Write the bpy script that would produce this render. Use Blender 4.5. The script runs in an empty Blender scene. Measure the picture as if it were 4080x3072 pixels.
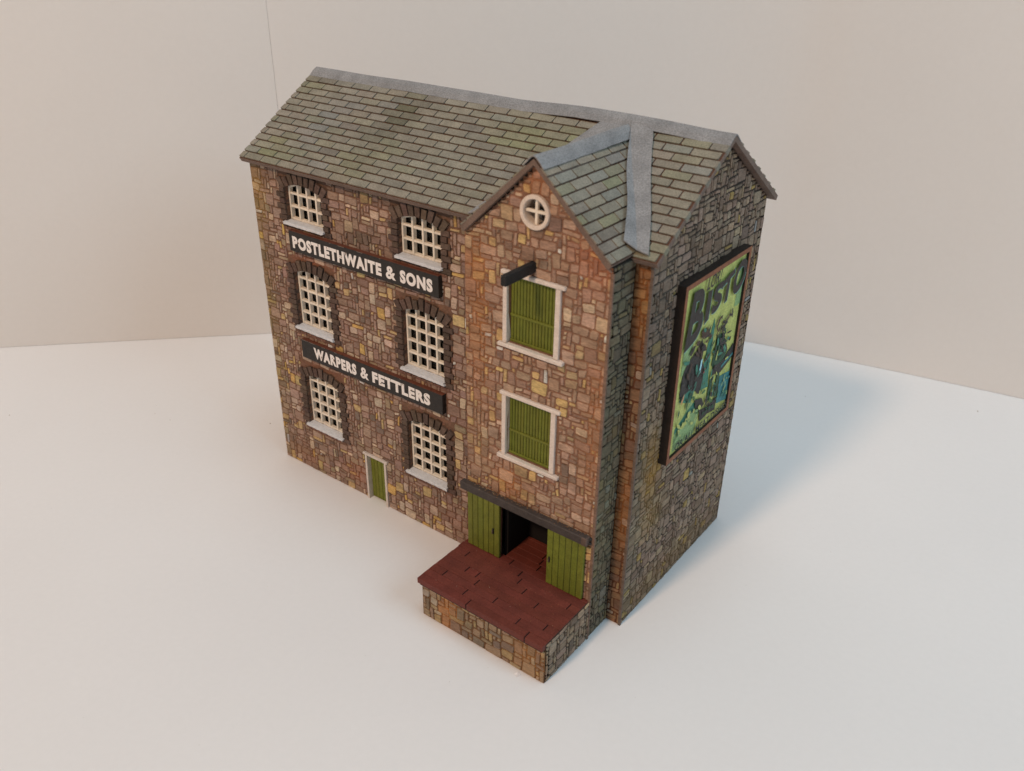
import bpy, math, random
from mathutils import Matrix, Vector

# ---------------------------------------------------------------- camera, world, lamps, exposure
# one Blender unit is 10 cm: the subject is a small card model
scn = bpy.context.scene
scn.unit_settings.system = 'METRIC'
scn.unit_settings.scale_length = 0.1
COL = scn.collection

cam_data = bpy.data.cameras.new('camera')
cam = bpy.data.objects.new('camera', cam_data)
COL.objects.link(cam)
YAW, PITCH, ROLL = 0.64048, -0.50140, 0.01496
fw = Vector((-math.sin(YAW) * math.cos(PITCH), math.cos(YAW) * math.cos(PITCH), math.sin(PITCH)))
rt = Vector((math.cos(YAW), math.sin(YAW), 0))
up = rt.cross(fw)
rt2 = math.cos(ROLL) * rt + math.sin(ROLL) * up
up2 = -math.sin(ROLL) * rt + math.cos(ROLL) * up
m = Matrix((rt2, up2, -fw)).transposed().to_4x4()
m.translation = Vector((2.07375, -1.52638, 1.62725))
cam.matrix_world = m
cam_data.sensor_width = 36.0
cam_data.lens = 3484.68 / 4080 * 36.0
cam_data.clip_start = 0.02
cam_data.clip_end = 200
cam_data.dof.use_dof = True
cam_data.dof.focus_distance = 2.36
cam_data.dof.aperture_fstop = 2.6
scn.camera = cam

world = bpy.data.worlds.new('World')
scn.world = world
world.use_nodes = True
bg = world.node_tree.nodes['Background']
bg.inputs['Color'].default_value = (0.88, 0.95, 1.0, 1)
bg.inputs['Strength'].default_value = 0.17


def area(name, loc, target, size, power, color):
    d = bpy.data.lights.new(name, 'AREA')
    d.shape = 'DISK'
    d.size = size
    d.energy = power
    d.color = color
    o = bpy.data.objects.new(name, d)
    COL.objects.link(o)
    o.location = loc
    o.rotation_euler = (Vector(target) - Vector(loc)).to_track_quat('-Z', 'Y').to_euler()
    return o


area('warm_lamp', (0.36, -7.8, 8.1), (0.65, 0.2, 0.4), 1.3, 590, (1.0, 0.70, 0.48))
area('window_light', (7.5, 0.2, 5.5), (0.8, 0.4, 0.4), 4.0, 200, (0.56, 0.82, 1.0))
area('ceiling_light', (1.6, -0.4, 9.0), (0.9, 0.2, 0.0), 4.5, 186, (0.58, 0.85, 1.0))

scn.view_settings.view_transform = 'Standard'
scn.view_settings.look = 'None'
scn.view_settings.exposure = 0.0
scn.view_settings.gamma = 1.0
scn.render.engine = 'CYCLES'
try:
    scn.cycles.use_denoising = True
    scn.cycles.max_bounces = 8
except Exception:
    pass

# ---------------------------------------------------------------- dimensions (units of 10 cm)
L, D = 1.2938, 0.5771
X0, X1 = 0.8672, 1.2529            # the projecting bay
BD, PD = 0.0924, 0.1874            # bay depth, platform depth
HR, EY = 1.2026, 0.0238            # ridge height, eave overhang
OXL, OXR = 0.0124, 0.0189
YR = D / 2
ZBE, ZBR, XC, BXO, BYO = 1.0068, 1.1874, 1.06005, 0.0036, 0.0135
DECK = 0.125
ROOT = Vector((0.647, 0.2, 0.0))


def lin(c):
    c = c / 255.0
    return c / 12.92 if c <= 0.04045 else ((c + 0.055) / 1.055) ** 2.4


def alb(r, g, b, k=1.25):
    return (lin(r) * k, lin(g) * k, lin(b) * k)


def mix(a, b, t):
    return tuple(x + (y - x) * t for x, y in zip(a, b))


def vary(c, rng, a=0.12, b=0.04):
    f = 1 + rng.uniform(-a, a)
    return tuple(max(0.003, x * f * (1 + rng.uniform(-b, b))) for x in c)


# ---------------------------------------------------------------- mesh builder
class MB:
    def __init__(s):
        s.v, s.f, s.c, s.m = [], [], [], []

    def add(s, vs, fs, col, mi=0):
        o = len(s.v)
        s.v += [tuple(p) for p in vs]
        for k, f in enumerate(fs):
            s.f.append([i + o for i in f])
            s.c.append(col)
            s.m.append(mi)

    def box(s, x0, x1, y0, y1, z0, z1, col=(1, 1, 1), mi=0, jit=0, rng=None):
        vs = [(x, y, z) for x in (x0, x1) for y in (y0, y1) for z in (z0, z1)]
        if jit:
            vs = [tuple(q + rng.uniform(-jit, jit) for q in p) for p in vs]
        s.add(vs, [(0, 1, 3, 2), (4, 6, 7, 5), (0, 4, 5, 1), (2, 3, 7, 6), (0, 2, 6, 4), (1, 5, 7, 3)], col, mi)

    def bbox(s, x0, x1, y0, y1, z0, z1, b, col=(1, 1, 1), mi=0, jit=0, rng=None):
        """box with small chamfers on every edge"""
        xs, ys, zs = (x0, x1), (y0, y1), (z0, z1)
        j = (lambda: rng.uniform(-jit, jit)) if jit else (lambda: 0.0)
        idx, vs = {}, []
        for ix in (0, 1):
            for iy in (0, 1):
                for iz in (0, 1):
                    sx, sy, sz = 1 - 2 * ix, 1 - 2 * iy, 1 - 2 * iz
                    jj = (j(), j(), j())
                    for ax in range(3):
                        p = [xs[ix] + sx * b + jj[0], ys[iy] + sy * b + jj[1], zs[iz] + sz * b + jj[2]]
                        p[ax] -= (sx, sy, sz)[ax] * b
                        idx[(ix, iy, iz, ax)] = len(vs)
                        vs.append(tuple(p))
        fs = []
        for ax in range(3):
            a, c = [(1, 2), (0, 2), (0, 1)][ax]
            for e in (0, 1):
                q = []
                for (p, r) in ((0, 0), (1, 0), (1, 1), (0, 1)):
                    k = [0, 0, 0]
                    k[ax], k[a], k[c] = e, p, r
                    q.append(idx[(k[0], k[1], k[2], ax)])
                fs.append(q)
        for ax in range(3):
            a, c = [(1, 2), (0, 2), (0, 1)][ax]
            for p in (0, 1):
                for r in (0, 1):
                    k0, k1 = [0, 0, 0], [0, 0, 0]
                    k0[ax], k0[a], k0[c] = 0, p, r
                    k1[ax], k1[a], k1[c] = 1, p, r
                    fs.append([idx[(*k0, a)], idx[(*k1, a)], idx[(*k1, c)], idx[(*k0, c)]])
        for ix in (0, 1):
            for iy in (0, 1):
                for iz in (0, 1):
                    fs.append([idx[(ix, iy, iz, 0)], idx[(ix, iy, iz, 1)], idx[(ix, iy, iz, 2)]])
        s.add(vs, fs, col, mi)

    def prism(s, pts, P, n0, n1, col, mi=0, inset=0.0):
        """polygon pts (u,v) pushed from n0 to n1 through P(u,v,n); the n1 face may be inset"""
        n = len(pts)
        cu = sum(p[0] for p in pts) / n
        cv = sum(p[1] for p in pts) / n
        top = []
        for (u, v) in pts:
            d = math.hypot(u - cu, v - cv) or 1
            k = max(0.3, 1 - inset / d)
            top.append((cu + (u - cu) * k, cv + (v - cv) * k))
        vs = [P(u, v, n0) for u, v in pts] + [P(u, v, n1) for u, v in top]
        fs = [list(range(n))[::-1], [n + i for i in range(n)]]
        fs += [(i, (i + 1) % n, n + (i + 1) % n, n + i) for i in range(n)]
        s.add(vs, fs, col, mi)

    def sheet(s, pts, P, n, col, mi=0):
        s.add([P(u, v, n) for u, v in pts], [list(range(len(pts)))], col, mi)


WLOC = {}


def link(name, mb, mats, parent=None, smooth=False, label=None, fix=True):
    if not isinstance(mats, (list, tuple)):
        mats = [mats]
    xs = [p[0] for p in mb.v]
    ys = [p[1] for p in mb.v]
    zs = [p[2] for p in mb.v]
    c = Vector(((min(xs) + max(xs)) / 2, (min(ys) + max(ys)) / 2, min(zs)))
    me = bpy.data.meshes.new(name)
    me.from_pydata([(p[0] - c.x, p[1] - c.y, p[2] - c.z) for p in mb.v], [], mb.f)
    for mt in mats:
        me.materials.append(mt)
    at = me.color_attributes.new('tint', 'FLOAT_COLOR', 'CORNER')
    buf = []
    for poly in me.polygons:
        poly.material_index = mb.m[poly.index]
        poly.use_smooth = smooth
        col = mb.c[poly.index]
        for _ in range(poly.loop_total):
            buf += [col[0], col[1], col[2], 1.0]
    at.data.foreach_set('color', buf)
    if fix:
        import bmesh
        bm = bmesh.new()
        bm.from_mesh(me)
        bmesh.ops.recalc_face_normals(bm, faces=bm.faces)
        bm.to_mesh(me)
        bm.free()
    o = bpy.data.objects.new(name, me)
    COL.objects.link(o)
    pl = Vector((0, 0, 0))
    if parent is not None:
        o.parent = parent
        pl = WLOC[parent.name]
    o.location = c - pl
    WLOC[o.name] = c
    if label:
        o['label'] = label
    return o


# ---------------------------------------------------------------- materials
def mat(name, rough=0.8, n_scale=40, n_amt=0.25, fine_scale=260, fine_amt=0.18, bump=0.15, bump_scale=220,
        stretch=(1, 1, 1), base=None, spec=0.3, wear=None, wear_max=1.0):
    """procedural paint: the tint attribute (or one base colour) broken up by two noises, with a fine bump"""
    mt = bpy.data.materials.new(name)
    mt.use_nodes = True
    nt = mt.node_tree
    N = nt.nodes
    lk = nt.links.new
    bs = N['Principled BSDF']
    bs.inputs['Roughness'].default_value = rough
    bs.inputs['Specular IOR Level'].default_value = spec
    geo = N.new('ShaderNodeNewGeometry')
    mp = N.new('ShaderNodeMapping')
    mp.inputs['Scale'].default_value = stretch
    lk(geo.outputs['Position'], mp.inputs['Vector'])
    if base is None:
        ca = N.new('ShaderNodeVertexColor')
        ca.layer_name = 'tint'
        csock = ca.outputs['Color']
    else:
        rgb = N.new('ShaderNodeRGB')
        rgb.outputs[0].default_value = (*base, 1)
        csock = rgb.outputs[0]
    for sc_, am in ((n_scale, n_amt), (fine_scale, fine_amt)):
        if am <= 0:
            continue
        nz = N.new('ShaderNodeTexNoise')
        nz.inputs['Scale'].default_value = sc_
        nz.inputs['Detail'].default_value = 3
        lk(mp.outputs['Vector'], nz.inputs['Vector'])
        mr = N.new('ShaderNodeMapRange')
        mr.inputs['From Min'].default_value = 0.3
        mr.inputs['From Max'].default_value = 0.7
        mr.inputs['To Min'].default_value = 1 - am
        mr.inputs['To Max'].default_value = 1 + am
        lk(nz.outputs['Fac'], mr.inputs['Value'])
        vm = N.new('ShaderNodeVectorMath')
        vm.operation = 'SCALE'
        lk(csock, vm.inputs[0])
        lk(mr.outputs['Result'], vm.inputs['Scale'])
        csock = vm.outputs['Vector']
    if wear:
        wcol, wscale, wlo, whi = wear
        nz = N.new('ShaderNodeTexNoise')
        nz.inputs['Scale'].default_value = wscale
        nz.inputs['Detail'].default_value = 5
        lk(mp.outputs['Vector'], nz.inputs['Vector'])
        mr = N.new('ShaderNodeMapRange')
        mr.inputs['From Min'].default_value = wlo
        mr.inputs['From Max'].default_value = whi
        mr.inputs['To Max'].default_value = wear_max
        lk(nz.outputs['Fac'], mr.inputs['Value'])
        mx = N.new('ShaderNodeMix')
        mx.data_type = 'RGBA'
        lk(mr.outputs['Result'], mx.inputs['Factor'])
        lk(csock, mx.inputs[6])
        mx.inputs[7].default_value = (*wcol, 1)
        csock = mx.outputs[2]
    lk(csock, bs.inputs['Base Color'])
    if bump > 0:
        nz = N.new('ShaderNodeTexNoise')
        nz.inputs['Scale'].default_value = bump_scale
        nz.inputs['Detail'].default_value = 3
        lk(mp.outputs['Vector'], nz.inputs['Vector'])
        bp = N.new('ShaderNodeBump')
        bp.inputs['Strength'].default_value = bump
        bp.inputs['Distance'].default_value = 0.004
        lk(nz.outputs['Fac'], bp.inputs['Height'])
        lk(bp.outputs['Normal'], bs.inputs['Normal'])
    return mt


M_STONE = mat('painted_stonework', 0.85, 28, 0.14, 120, 0.24, 0.35, 150, (1, 1, 3.2),
              wear=((0.135, 0.082, 0.048), 11, 0.48, 0.72), wear_max=0.45)
M_BRICK = mat('dark_brick', 0.85, 60, 0.2, 240, 0.2, 0.3, 200)
M_SLATE = mat('painted_slate', 0.75, 26, 0.14, 330, 0.26, 0.25, 300)
M_LEAD = mat('lead_grey_strip', 0.7, 22, 0.14, 300, 0.26, 0.3, 340)
M_CREAM = mat('cream_card', 0.8, 60, 0.08, 300, 0.08, 0.15, 240)
M_WHITE = mat('white_paint', 0.7, 60, 0.08, 300, 0.10, 0.5, 160, (1, 3, 1))
M_GREEN = mat('green_paint', 0.65, 50, 0.12, 320, 0.18, 0.25, 280)
M_BLACK = mat('black_card', 0.6, 60, 0.15, 300, 0.2, 0.15, 260)
M_RED = mat('dark_red_planks', 0.6, 24, 0.16, 200, 0.16, 0.2, 220)
M_DARK = mat('shade_lining', 0.95, 30, 0.1, 200, 0.1, 0.0)
M_LETTER = mat('white_lettering', 0.6, 60, 0.05, 300, 0.06, 0.1, 260, wear=((0.20, 0.13, 0.09), 75, 0.665, 0.70))
M_PRINT = mat('printed_paper', 0.6, 45, 0.14, 240, 0.22, 0.2, 300)
M_FRAME = mat('stained_wood', 0.6, 40, 0.18, 240, 0.2, 0.2, 240)
M_CRUMB = mat('crumbs', 0.9, 60, 0.2, 200, 0.2, 0.0)


def glass_mat():
    mt = bpy.data.materials.new('clear_acetate')
    mt.use_nodes = True
    N, lk = mt.node_tree.nodes, mt.node_tree.links.new
    out = N['Material Output']
    N.remove(N['Principled BSDF'])
    tr = N.new('ShaderNodeBsdfTransparent')
    gl = N.new('ShaderNodeBsdfGlossy')
    gl.inputs['Roughness'].default_value = 0.08
    fr = N.new('ShaderNodeFresnel')
    fr.inputs['IOR'].default_value = 1.45
    mx = N.new('ShaderNodeMixShader')
    lk(fr.outputs[0], mx.inputs[0])
    lk(tr.outputs[0], mx.inputs[1])
    lk(gl.outputs[0], mx.inputs[2])
    lk(mx.outputs[0], out.inputs['Surface'])
    return mt


M_GLASS = glass_mat()

# ---------------------------------------------------------------- the setting: table top and curved backdrop
M_TABLE = mat('white_table_card', 0.55, 1.4, 0.012, 60, 0.008, 0.04, 90, base=(0.80, 0.768, 0.755), spec=0.3)
M_BACK = mat('white_backdrop_card', 0.75, 1.1, 0.015, 50, 0.008, 0.03, 80, base=(0.755, 0.720, 0.690), spec=0.2)

t = MB()
t.add([(-14, -14, 0), (14, -14, 0), (14, 6, 0), (-14, 6, 0)], [(0, 1, 2, 3)], (1, 1, 1))
table = link('table_top', t, M_TABLE)
table['kind'] = 'structure'


def backdrop(pts, h):
    """standing card: a strip through the floor points pts, given a real thickness behind"""
    b = MB()
    n = len(pts)
    off = []
    for i, p in enumerate(pts):
        a, c = Vector(pts[max(0, i - 1)]), Vector(pts[min(n - 1, i + 1)])
        d = (c - a).normalized()
        off.append((p[0] - d.y * 0.02, p[1] + d.x * 0.02))
    vs = [(p[0], p[1], 0.001) for p in pts] + [(p[0], p[1], h) for p in pts]
    vs += [(p[0], p[1], 0.001) for p in off] + [(p[0], p[1], h) for p in off]
    fs = []
    for i in range(n - 1):
        fs.append((i, i + 1, n + i + 1, n + i))
        fs.append((2 * n + i, 3 * n + i, 3 * n + i + 1, 2 * n + i + 1))
        fs.append((n + i, n + i + 1, 3 * n + i + 1, 3 * n + i))
    for i in (0, n - 1):
        fs.append((i, n + i, 3 * n + i, 2 * n + i))
    b.add(vs, fs, (1, 1, 1))
    o = link('backdrop_card', b, M_BACK, smooth=False)
    o['kind'] = 'structure'
    return o


def catmull(pts, k=14):
    out = []
    P = [pts[0]] + pts + [pts[-1]]
    for i in range(1, len(P) - 2):
        for j in range(k):
            tt = j / k
            q = []
            for a in range(2):
                p0, p1, p2, p3 = P[i - 1][a], P[i][a], P[i + 1][a], P[i + 2][a]
                q.append(0.5 * (2 * p1 + (p2 - p0) * tt + (2 * p0 - 5 * p1 + 4 * p2 - p3) * tt ** 2
                                + (3 * p1 - p0 - 3 * p2 + p3) * tt ** 3))
            out.append(tuple(q))
    out.append(pts[-1])
    return out


backdrop([(-3.4, -2.11), (-0.7006, 0.6764)], 3.2)
backdrop(catmull([(-0.700, 0.677), (-0.25, 1.075), (0.18, 1.42), (0.52, 1.645), (0.83, 1.785), (1.086, 1.842), (1.423, 1.908),
                  (1.654, 1.947), (1.897, 1.986), (2.6, 2.09), (4.2, 2.3)]), 3.2)

# ---------------------------------------------------------------- the model: root
root = bpy.data.objects.new('model_mill', None)
COL.objects.link(root)
root.location = ROOT
root.empty_display_size = 0.2
WLOC[root.name] = ROOT
root['label'] = 'three storey card model of a brown stone mill with slate roof standing on white table'
root['category'] = 'model building'

# ---------------------------------------------------------------- stone walls
CELL = 0.0112
SIZES = [((1, 1), 10), ((2, 1), 15), ((3, 1), 13), ((4, 1), 5), ((1, 2), 9), ((2, 2), 16), ((3, 2), 13), ((4, 2), 5),
         ((1, 3), 4), ((2, 3), 7), ((3, 3), 6), ((4, 3), 2)]
SZ = [s for s, w in SIZES for _ in range(w)]

PAL_MAIN = [((132, 110, 98), 36), ((140, 118, 106), 24), ((123, 102, 91), 16), ((106, 91, 82), 5), ((162, 145, 130), 7),
            ((163, 141, 102), 6), ((178, 177, 173), 2), ((134, 119, 99), 6), ((168, 150, 130), 6), ((170, 140, 86), 4)]
PAL_BAY = [((144, 118, 101), 32), ((152, 127, 109), 24), ((135, 109, 93), 16), ((119, 98, 86), 5), ((175, 153, 130), 10),
           ((175, 147, 102), 9), ((181, 179, 172), 3), ((152, 129, 99), 7)]
PAL_GABLE = [((127, 109, 94), 36), ((137, 119, 103), 22), ((115, 97, 83), 16), ((103, 88, 76), 6),
             ((146, 127, 104), 6), ((149, 126, 79), 4), ((144, 145, 142), 1)]
PAL_SHADED = [((99, 91, 75), 30), ((91, 83, 69), 24), ((108, 99, 80), 16), ((111, 109, 96), 5), ((106, 95, 69), 5)]
PAL_PLAT = [((137, 118, 98), 34), ((144, 126, 103), 22), ((125, 106, 89), 16), ((116, 103, 92), 9), ((152, 131, 97), 8),
            ((158, 146, 130), 6)]
PAL_RUST = [((121, 92, 69), 30), ((127, 100, 75), 20), ((106, 82, 67), 16), ((139, 116, 83), 10), ((144, 128, 114), 5)]


def pal(p):
    return [c for c, w in p for _ in range(w)]


def stonewall(name, P, u0, u1, v0, vtop, holes=(), keep=None, palette=PAL_MAIN, mortar=(92, 62, 46), blobs=(), seed=1,
              hstone=0.0025, edge=None, thick=0.02, label=None, mb=None, gain=1.22, cell=CELL):
    """one card wall: a backing with real openings, every stone a raised, chamfered block of its own tint"""
    rng = random.Random(seed)
    own = mb is None
    mb = mb or MB()
    vmax = max(vtop(u0 + (u1 - u0) * k / 40) for k in range(41))
    nu, nv = max(1, round((u1 - u0) / cell)), max(1, round((vmax - v0) / cell))
    cu, cv = (u1 - u0) / nu, (vmax - v0) / nv
    bl = [(a, b, c, d, alb(*col, k=gain), s) for a, b, c, d, col, s in blobs]

    def stain(col, u, v, k=1.0):
        for a, b, ru, rv, bc, s in bl:
            d = ((u - a) / ru) ** 2 + ((v - b) / rv) ** 2
            if d < 4:
                col = mix(col, bc, s * k * math.exp(-d))
        return col

    def inhole(u, v, pad=0.0):
        for h in holes:
            if h[0] - pad < u < h[1] + pad and h[2] - pad < v < h[3] + pad:
                return True
        return False

    skip = list(keep or [])

    def blocked(i, j):
        u, v = u0 + (i + 0.5) * cu, v0 + (j + 0.5) * cv
        if v > vtop(u) + 0.3 * cv:
            return True
        for h in list(holes) + skip:
            if h[0] < u < h[1] and h[2] < v < h[3]:
                return True
        return False

    # backing: boxes between the hole edges, then a mortar skin
    mcol = alb(*mortar, k=gain)
    us = sorted({u0, u1, *[min(max(h[k], u0), u1) for h in holes for k in (0, 1)]})
    vflat = min(vtop(u0), vtop(u1))
    vs_ = sorted({v0, vflat, *[min(max(h[k], v0), vflat) for h in holes for k in (2, 3)]})
    for a, b in zip(us, us[1:]):
        for c, d in zip(vs_, vs_[1:]):
            if not inhole((a + b) / 2, (c + d) / 2):
                mb.prism([(a, c), (b, c), (b, d), (a, d)], P, -thick, -0.0006, mcol)
    if vmax > vflat + 1e-4:
        n = 24
        poly = [(u0, vflat), (u1, vflat)] + [(u1 + (u0 - u1) * k / n, vtop(u1 + (u0 - u1) * k / n)) for k in range(1, n)]
        if not any(h[3] > vflat for h in holes):
            mb.prism(poly, P, -thick, -0.0006, mcol)
        else:
            h = [h for h in holes if h[3] > vflat][0]
            for a, b, lo in ((u0, h[0], None), (h[1], u1, None), (h[0], h[1], 'b'), (h[0], h[1], 't')):
                pts = []
                if lo == 'b':
                    pts = [(a, vflat), (b, vflat), (b, h[2]), (a, h[2])]
                else:
                    base = h[3] if lo == 't' else vflat
                    pts = [(a, base), (b, base)] + [(b + (a - b) * k / n, max(base, vtop(b + (a - b) * k / n))) for k in range(0, n + 1)]
                mb.prism(pts, P, -thick, -0.0006, mcol)
    for i in range(nu):
        for j in range(nv):
            a, c = u0 + i * cu, v0 + j * cv
            b, d = a + cu, c + cv
            if v0 + (j + 0.5) * cv > vtop(a + cu / 2):
                continue
            clip = False
            for h in holes:
                if a < h[1] and b > h[0] and c < h[3] and d > h[2]:
                    clip = True
            if clip:
                continue
            col = stain(vary(mcol, rng, 0.12), a, c)
            mb.add([P(a, c, 0), P(b, c, 0), P(b, d, 0), P(a, d, 0)], [(0, 1, 2, 3)], col)

    def warp(u, v):
        s = seed * 1.7
        du = 0.0012 * math.sin(u * 53 + v * 71 + s) + 0.0008 * math.sin(v * 190 + u * 37 + s * 2)
        dv = 0.0012 * math.sin(u * 67 - v * 45 + s * 3) + 0.0008 * math.sin(u * 170 + v * 29 + s)
        e = min(1, (u - u0) / 0.02, (u1 - u) / 0.02)
        return u + du * max(0.0, e), v + dv * min(1, max(0, (v - v0) / 0.02))

    used = [[blocked(i, j) for j in range(nv)] for i in range(nu)]
    pl = pal(palette)
    order = [(i, j) for j in range(nv) for i in range(nu)]
    for (i, j) in order:
        if used[i][j]:
            continue
        w, h = 1, 1
        for _ in range(9):
            ww, hh = rng.choice(SZ)
            if i + ww > nu or j + hh > nv:
                continue
            if all(not used[a][b] for a in range(i, i + ww) for b in range(j, j + hh)):
                w, h = ww, hh
                break
        for a in range(i, i + w):
            for b in range(j, j + h):
                used[a][b] = True
        g = 0.0011 + rng.uniform(0, 0.0014)
        a, b = u0 + i * cu + g, u0 + (i + w) * cu - g
        c, d = v0 + j * cv + g, v0 + (j + h) * cv - g
        ch = min(0.0032, 0.22 * min(b - a, d - c)) * rng.uniform(0.4, 1.1)
        pts = [(a + ch, c), (b - ch, c), (b, c + ch), (b, d - ch), (b - ch, d), (a + ch, d), (a, d - ch), (a, c + ch)]
        q = []
        ra = rng.uniform(-0.028, 0.028)
        mu, mv = (a + b) / 2, (c + d) / 2
        for (u, v) in pts:
            u, v = u + (v - mv) * ra, v + (u - mu) * ra * 0.6
            u += rng.uniform(-0.0008, 0.0008)
            v += rng.uniform(-0.0008, 0.0008)
            u, v = warp(u, v)
            q.append((min(max(u, u0 - 0.0012), u1 + 0.0012), max(v0 + 0.0004, min(v, vtop(u)))))
        base = rng.choice(pl)
        if min(base) > 110 and max(base) - min(base) < 14 and w * h > 3:
            base = pl[0]
        col = vary(alb(*base, k=gain), rng, 0.13, 0.04)
        col = stain(col, mu, mv, 0.85)
        mb.prism(q, P, -0.0005, hstone * rng.uniform(0.6, 1.15), col, inset=0.0014)
    if edge:
        for (a, b, c, d, n0, n1, col) in edge:
            mb.prism([(a, c), (b, c), (b, d), (a, d)], P, n0, n1, alb(*col, k=gain))
    if own:
        return link(name, mb, M_STONE, root, label=label)
    return mb


def PF(u, v, n):
    return (u, -n, v)


def PB(u, v, n):
    return (u, -BD - n, v)


def PG(u, v, n):
    return (L + n, u, v)


def PBR(u, v, n):                   # right side of the bay, u = y
    return (X1 + n, u, v)


def PBL(u, v, n):                   # left side of the bay
    return (X0 - n, -u, v)


def PGL(u, v, n):                   # far left end wall, u = D - y
    return (-n, D - u, v)


def PK(u, v, n):                    # rear wall, u = L - x
    return (L - u, D + n, v)


SL = (HR - 1.0) / (YR + EY)         # main roof slope
SB = (ZBR - ZBE) / ((X1 - X0) / 2 + BXO)


def main_under(y):
    return HR - SL * abs(y - YR) - 0.017


WINS = []                           # x0, x1, z sill, z spring, rows
for (x0, x1) in ((0.1425, 0.2925), (0.5715, 0.7165)):
    WINS += [(x0, x1, 0.848, 0.938, 3), (x0, x1, 0.526, 0.688, 5), (x0, x1, 0.187, 0.346, 5)]
RISE = 0.017
DOOR = (0.3855, 0.4735, 0.0, 0.166)

holes_front = [(a, b, zs - 0.012, zt + RISE) for a, b, zs, zt, r in WINS] + [DOOR]
keep_front = []
for a, b, zs, zt, r in WINS:
    keep_front.append((a - 0.024, b + 0.024, zs - 0.022, zt + RISE + 0.036))

EDGE = (116, 92, 78)
stonewall('stone_wall', PF, 0.0, X0, 0.0, lambda u: 0.985, holes_front, keep_front, PAL_MAIN,
          (102, 76, 62),
          [(0.43, 0.845, 0.07, 0.02, (52, 44, 34), 0.75), (0.10, 0.045, 0.10, 0.04, (112, 72, 38), 0.55),
           (0.335, 0.07, 0.05, 0.04, (138, 74, 34), 0.5), (0.01, 0.55, 0.03, 0.5, (112, 98, 50), 0.4),
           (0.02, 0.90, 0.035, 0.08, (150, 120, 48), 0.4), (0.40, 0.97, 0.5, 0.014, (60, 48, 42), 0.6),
           (0.60, 0.46, 0.10, 0.02, (124, 66, 34), 0.4), (0.75, 0.06, 0.10, 0.05, (108, 68, 44), 0.4),
           (0.22, 0.735, 0.10, 0.02, (124, 68, 44), 0.5), (0.22, 0.40, 0.10, 0.02, (112, 62, 40), 0.4)],
          seed=11, gain=1.42, label='brown stone wall with six barred windows')

HATCH = [(0.992, 1.121, 0.757, 0.9215), (0.992, 1.121, 0.4545, 0.619)]
OCC = (1.0605, 1.0745, 0.0375)
holes_bay = [HATCH[0], HATCH[1], (OCC[0] - 0.028, OCC[0] + 0.028, OCC[1] - 0.028, OCC[1] + 0.028), (0.965, 1.145, 0.0, 0.300)]
keep_bay = [(h[0] - 0.013, h[1] + 0.013, h[2] - 0.010, h[3] + 0.010) for h in HATCH]
keep_bay += [(OCC[0] - 0.030, OCC[0] + 0.030, OCC[1] - 0.030, OCC[1] + 0.030), (X0, 0.985, 0.13, 0.305), (X0, X1, 0.0, 0.125)]
stonewall('stone_wall', PB, X0, X1, 0.0, lambda u: ZBR - SB * abs(u - XC) - 0.022, holes_bay, keep_bay, PAL_BAY,
          (118, 87, 70),
          [(0.905, 0.78, 0.035, 0.20, (150, 98, 52), 0.62), (0.89, 0.93, 0.03, 0.05, (152, 100, 54), 0.5),
           (1.00, 0.365, 0.05, 0.05, (156, 100, 50), 0.6), (1.235, 0.62, 0.035, 0.22, (152, 100, 58), 0.5),
           (1.06, 1.14, 0.05, 0.05, (148, 92, 52), 0.5), (1.21, 1.0, 0.06, 0.06, (158, 92, 58), 0.5),
           (0.90, 0.45, 0.03, 0.10, (134, 106, 74), 0.4)],
          seed=23, gain=1.38, label='warm brown stone wall of the projecting bay')
stonewall('stone_wall', PBR, -BD + 0.0022, -0.0022, 0.0, lambda u: ZBE - 0.010, (), (), PAL_SHADED, (44, 40, 35),  # side away from the lamp: its shade is put into stone and joint colours
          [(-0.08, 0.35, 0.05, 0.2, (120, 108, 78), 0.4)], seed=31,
          edge=[(-BD - 0.0036, -BD + 0.0020, 0.0, 0.985, -0.003, 0.0036, EDGE)], label='stone side of the projecting bay with shade painted into its colour')
stonewall('stone_wall', PBL, 0.0022, BD - 0.0022, 0.0, lambda u: ZBE - 0.010, (), (), PAL_MAIN, (84, 52, 38), seed=33)
stonewall('stone_wall', PF, X1, L, 0.0, lambda u: 0.985, (), (), PAL_RUST, (88, 54, 36),
          [(1.27, 0.9, 0.04, 0.12, (150, 96, 44), 0.5), (1.27, 0.35, 0.04, 0.12, (150, 96, 44), 0.5)],
          seed=37, label='narrow rust stained strip of stone wall')
stonewall('gable_wall', PG, 0.0022, D - 0.0022, 0.0, main_under, (), [(0.122, 0.46, 0.445, 0.90)], PAL_GABLE, (50, 42, 37),  # stones and joints painted darker to carry the shade on this end
          [(0.085, 0.43, 0.045, 0.11, (150, 112, 46), 0.8), (0.12, 0.27, 0.06, 0.05, (146, 116, 62), 0.5),
           (0.25, 0.04, 0.3, 0.05, (122, 94, 54), 0.55), (0.03, 0.3, 0.03, 0.4, (104, 100, 80), 0.4),
           (0.05, 0.85, 0.06, 0.14, (76, 74, 70), 0.5)],
          seed=41, edge=[(-0.0036, 0.0022, 0.0, 0.985, -0.003, 0.0036, (102, 88, 79))],
          label='grey stone gable wall carrying the framed poster')
stonewall('gable_wall', PGL, 0.0022, D - 0.0022, 0.0, main_under, (), (), PAL_MAIN, (76, 52, 42), seed=43)
stonewall('stone_wall', PK, 0.0, L, 0.0, lambda u: 0.985, (), (), PAL_MAIN, (76, 52, 42), seed=47)

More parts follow.
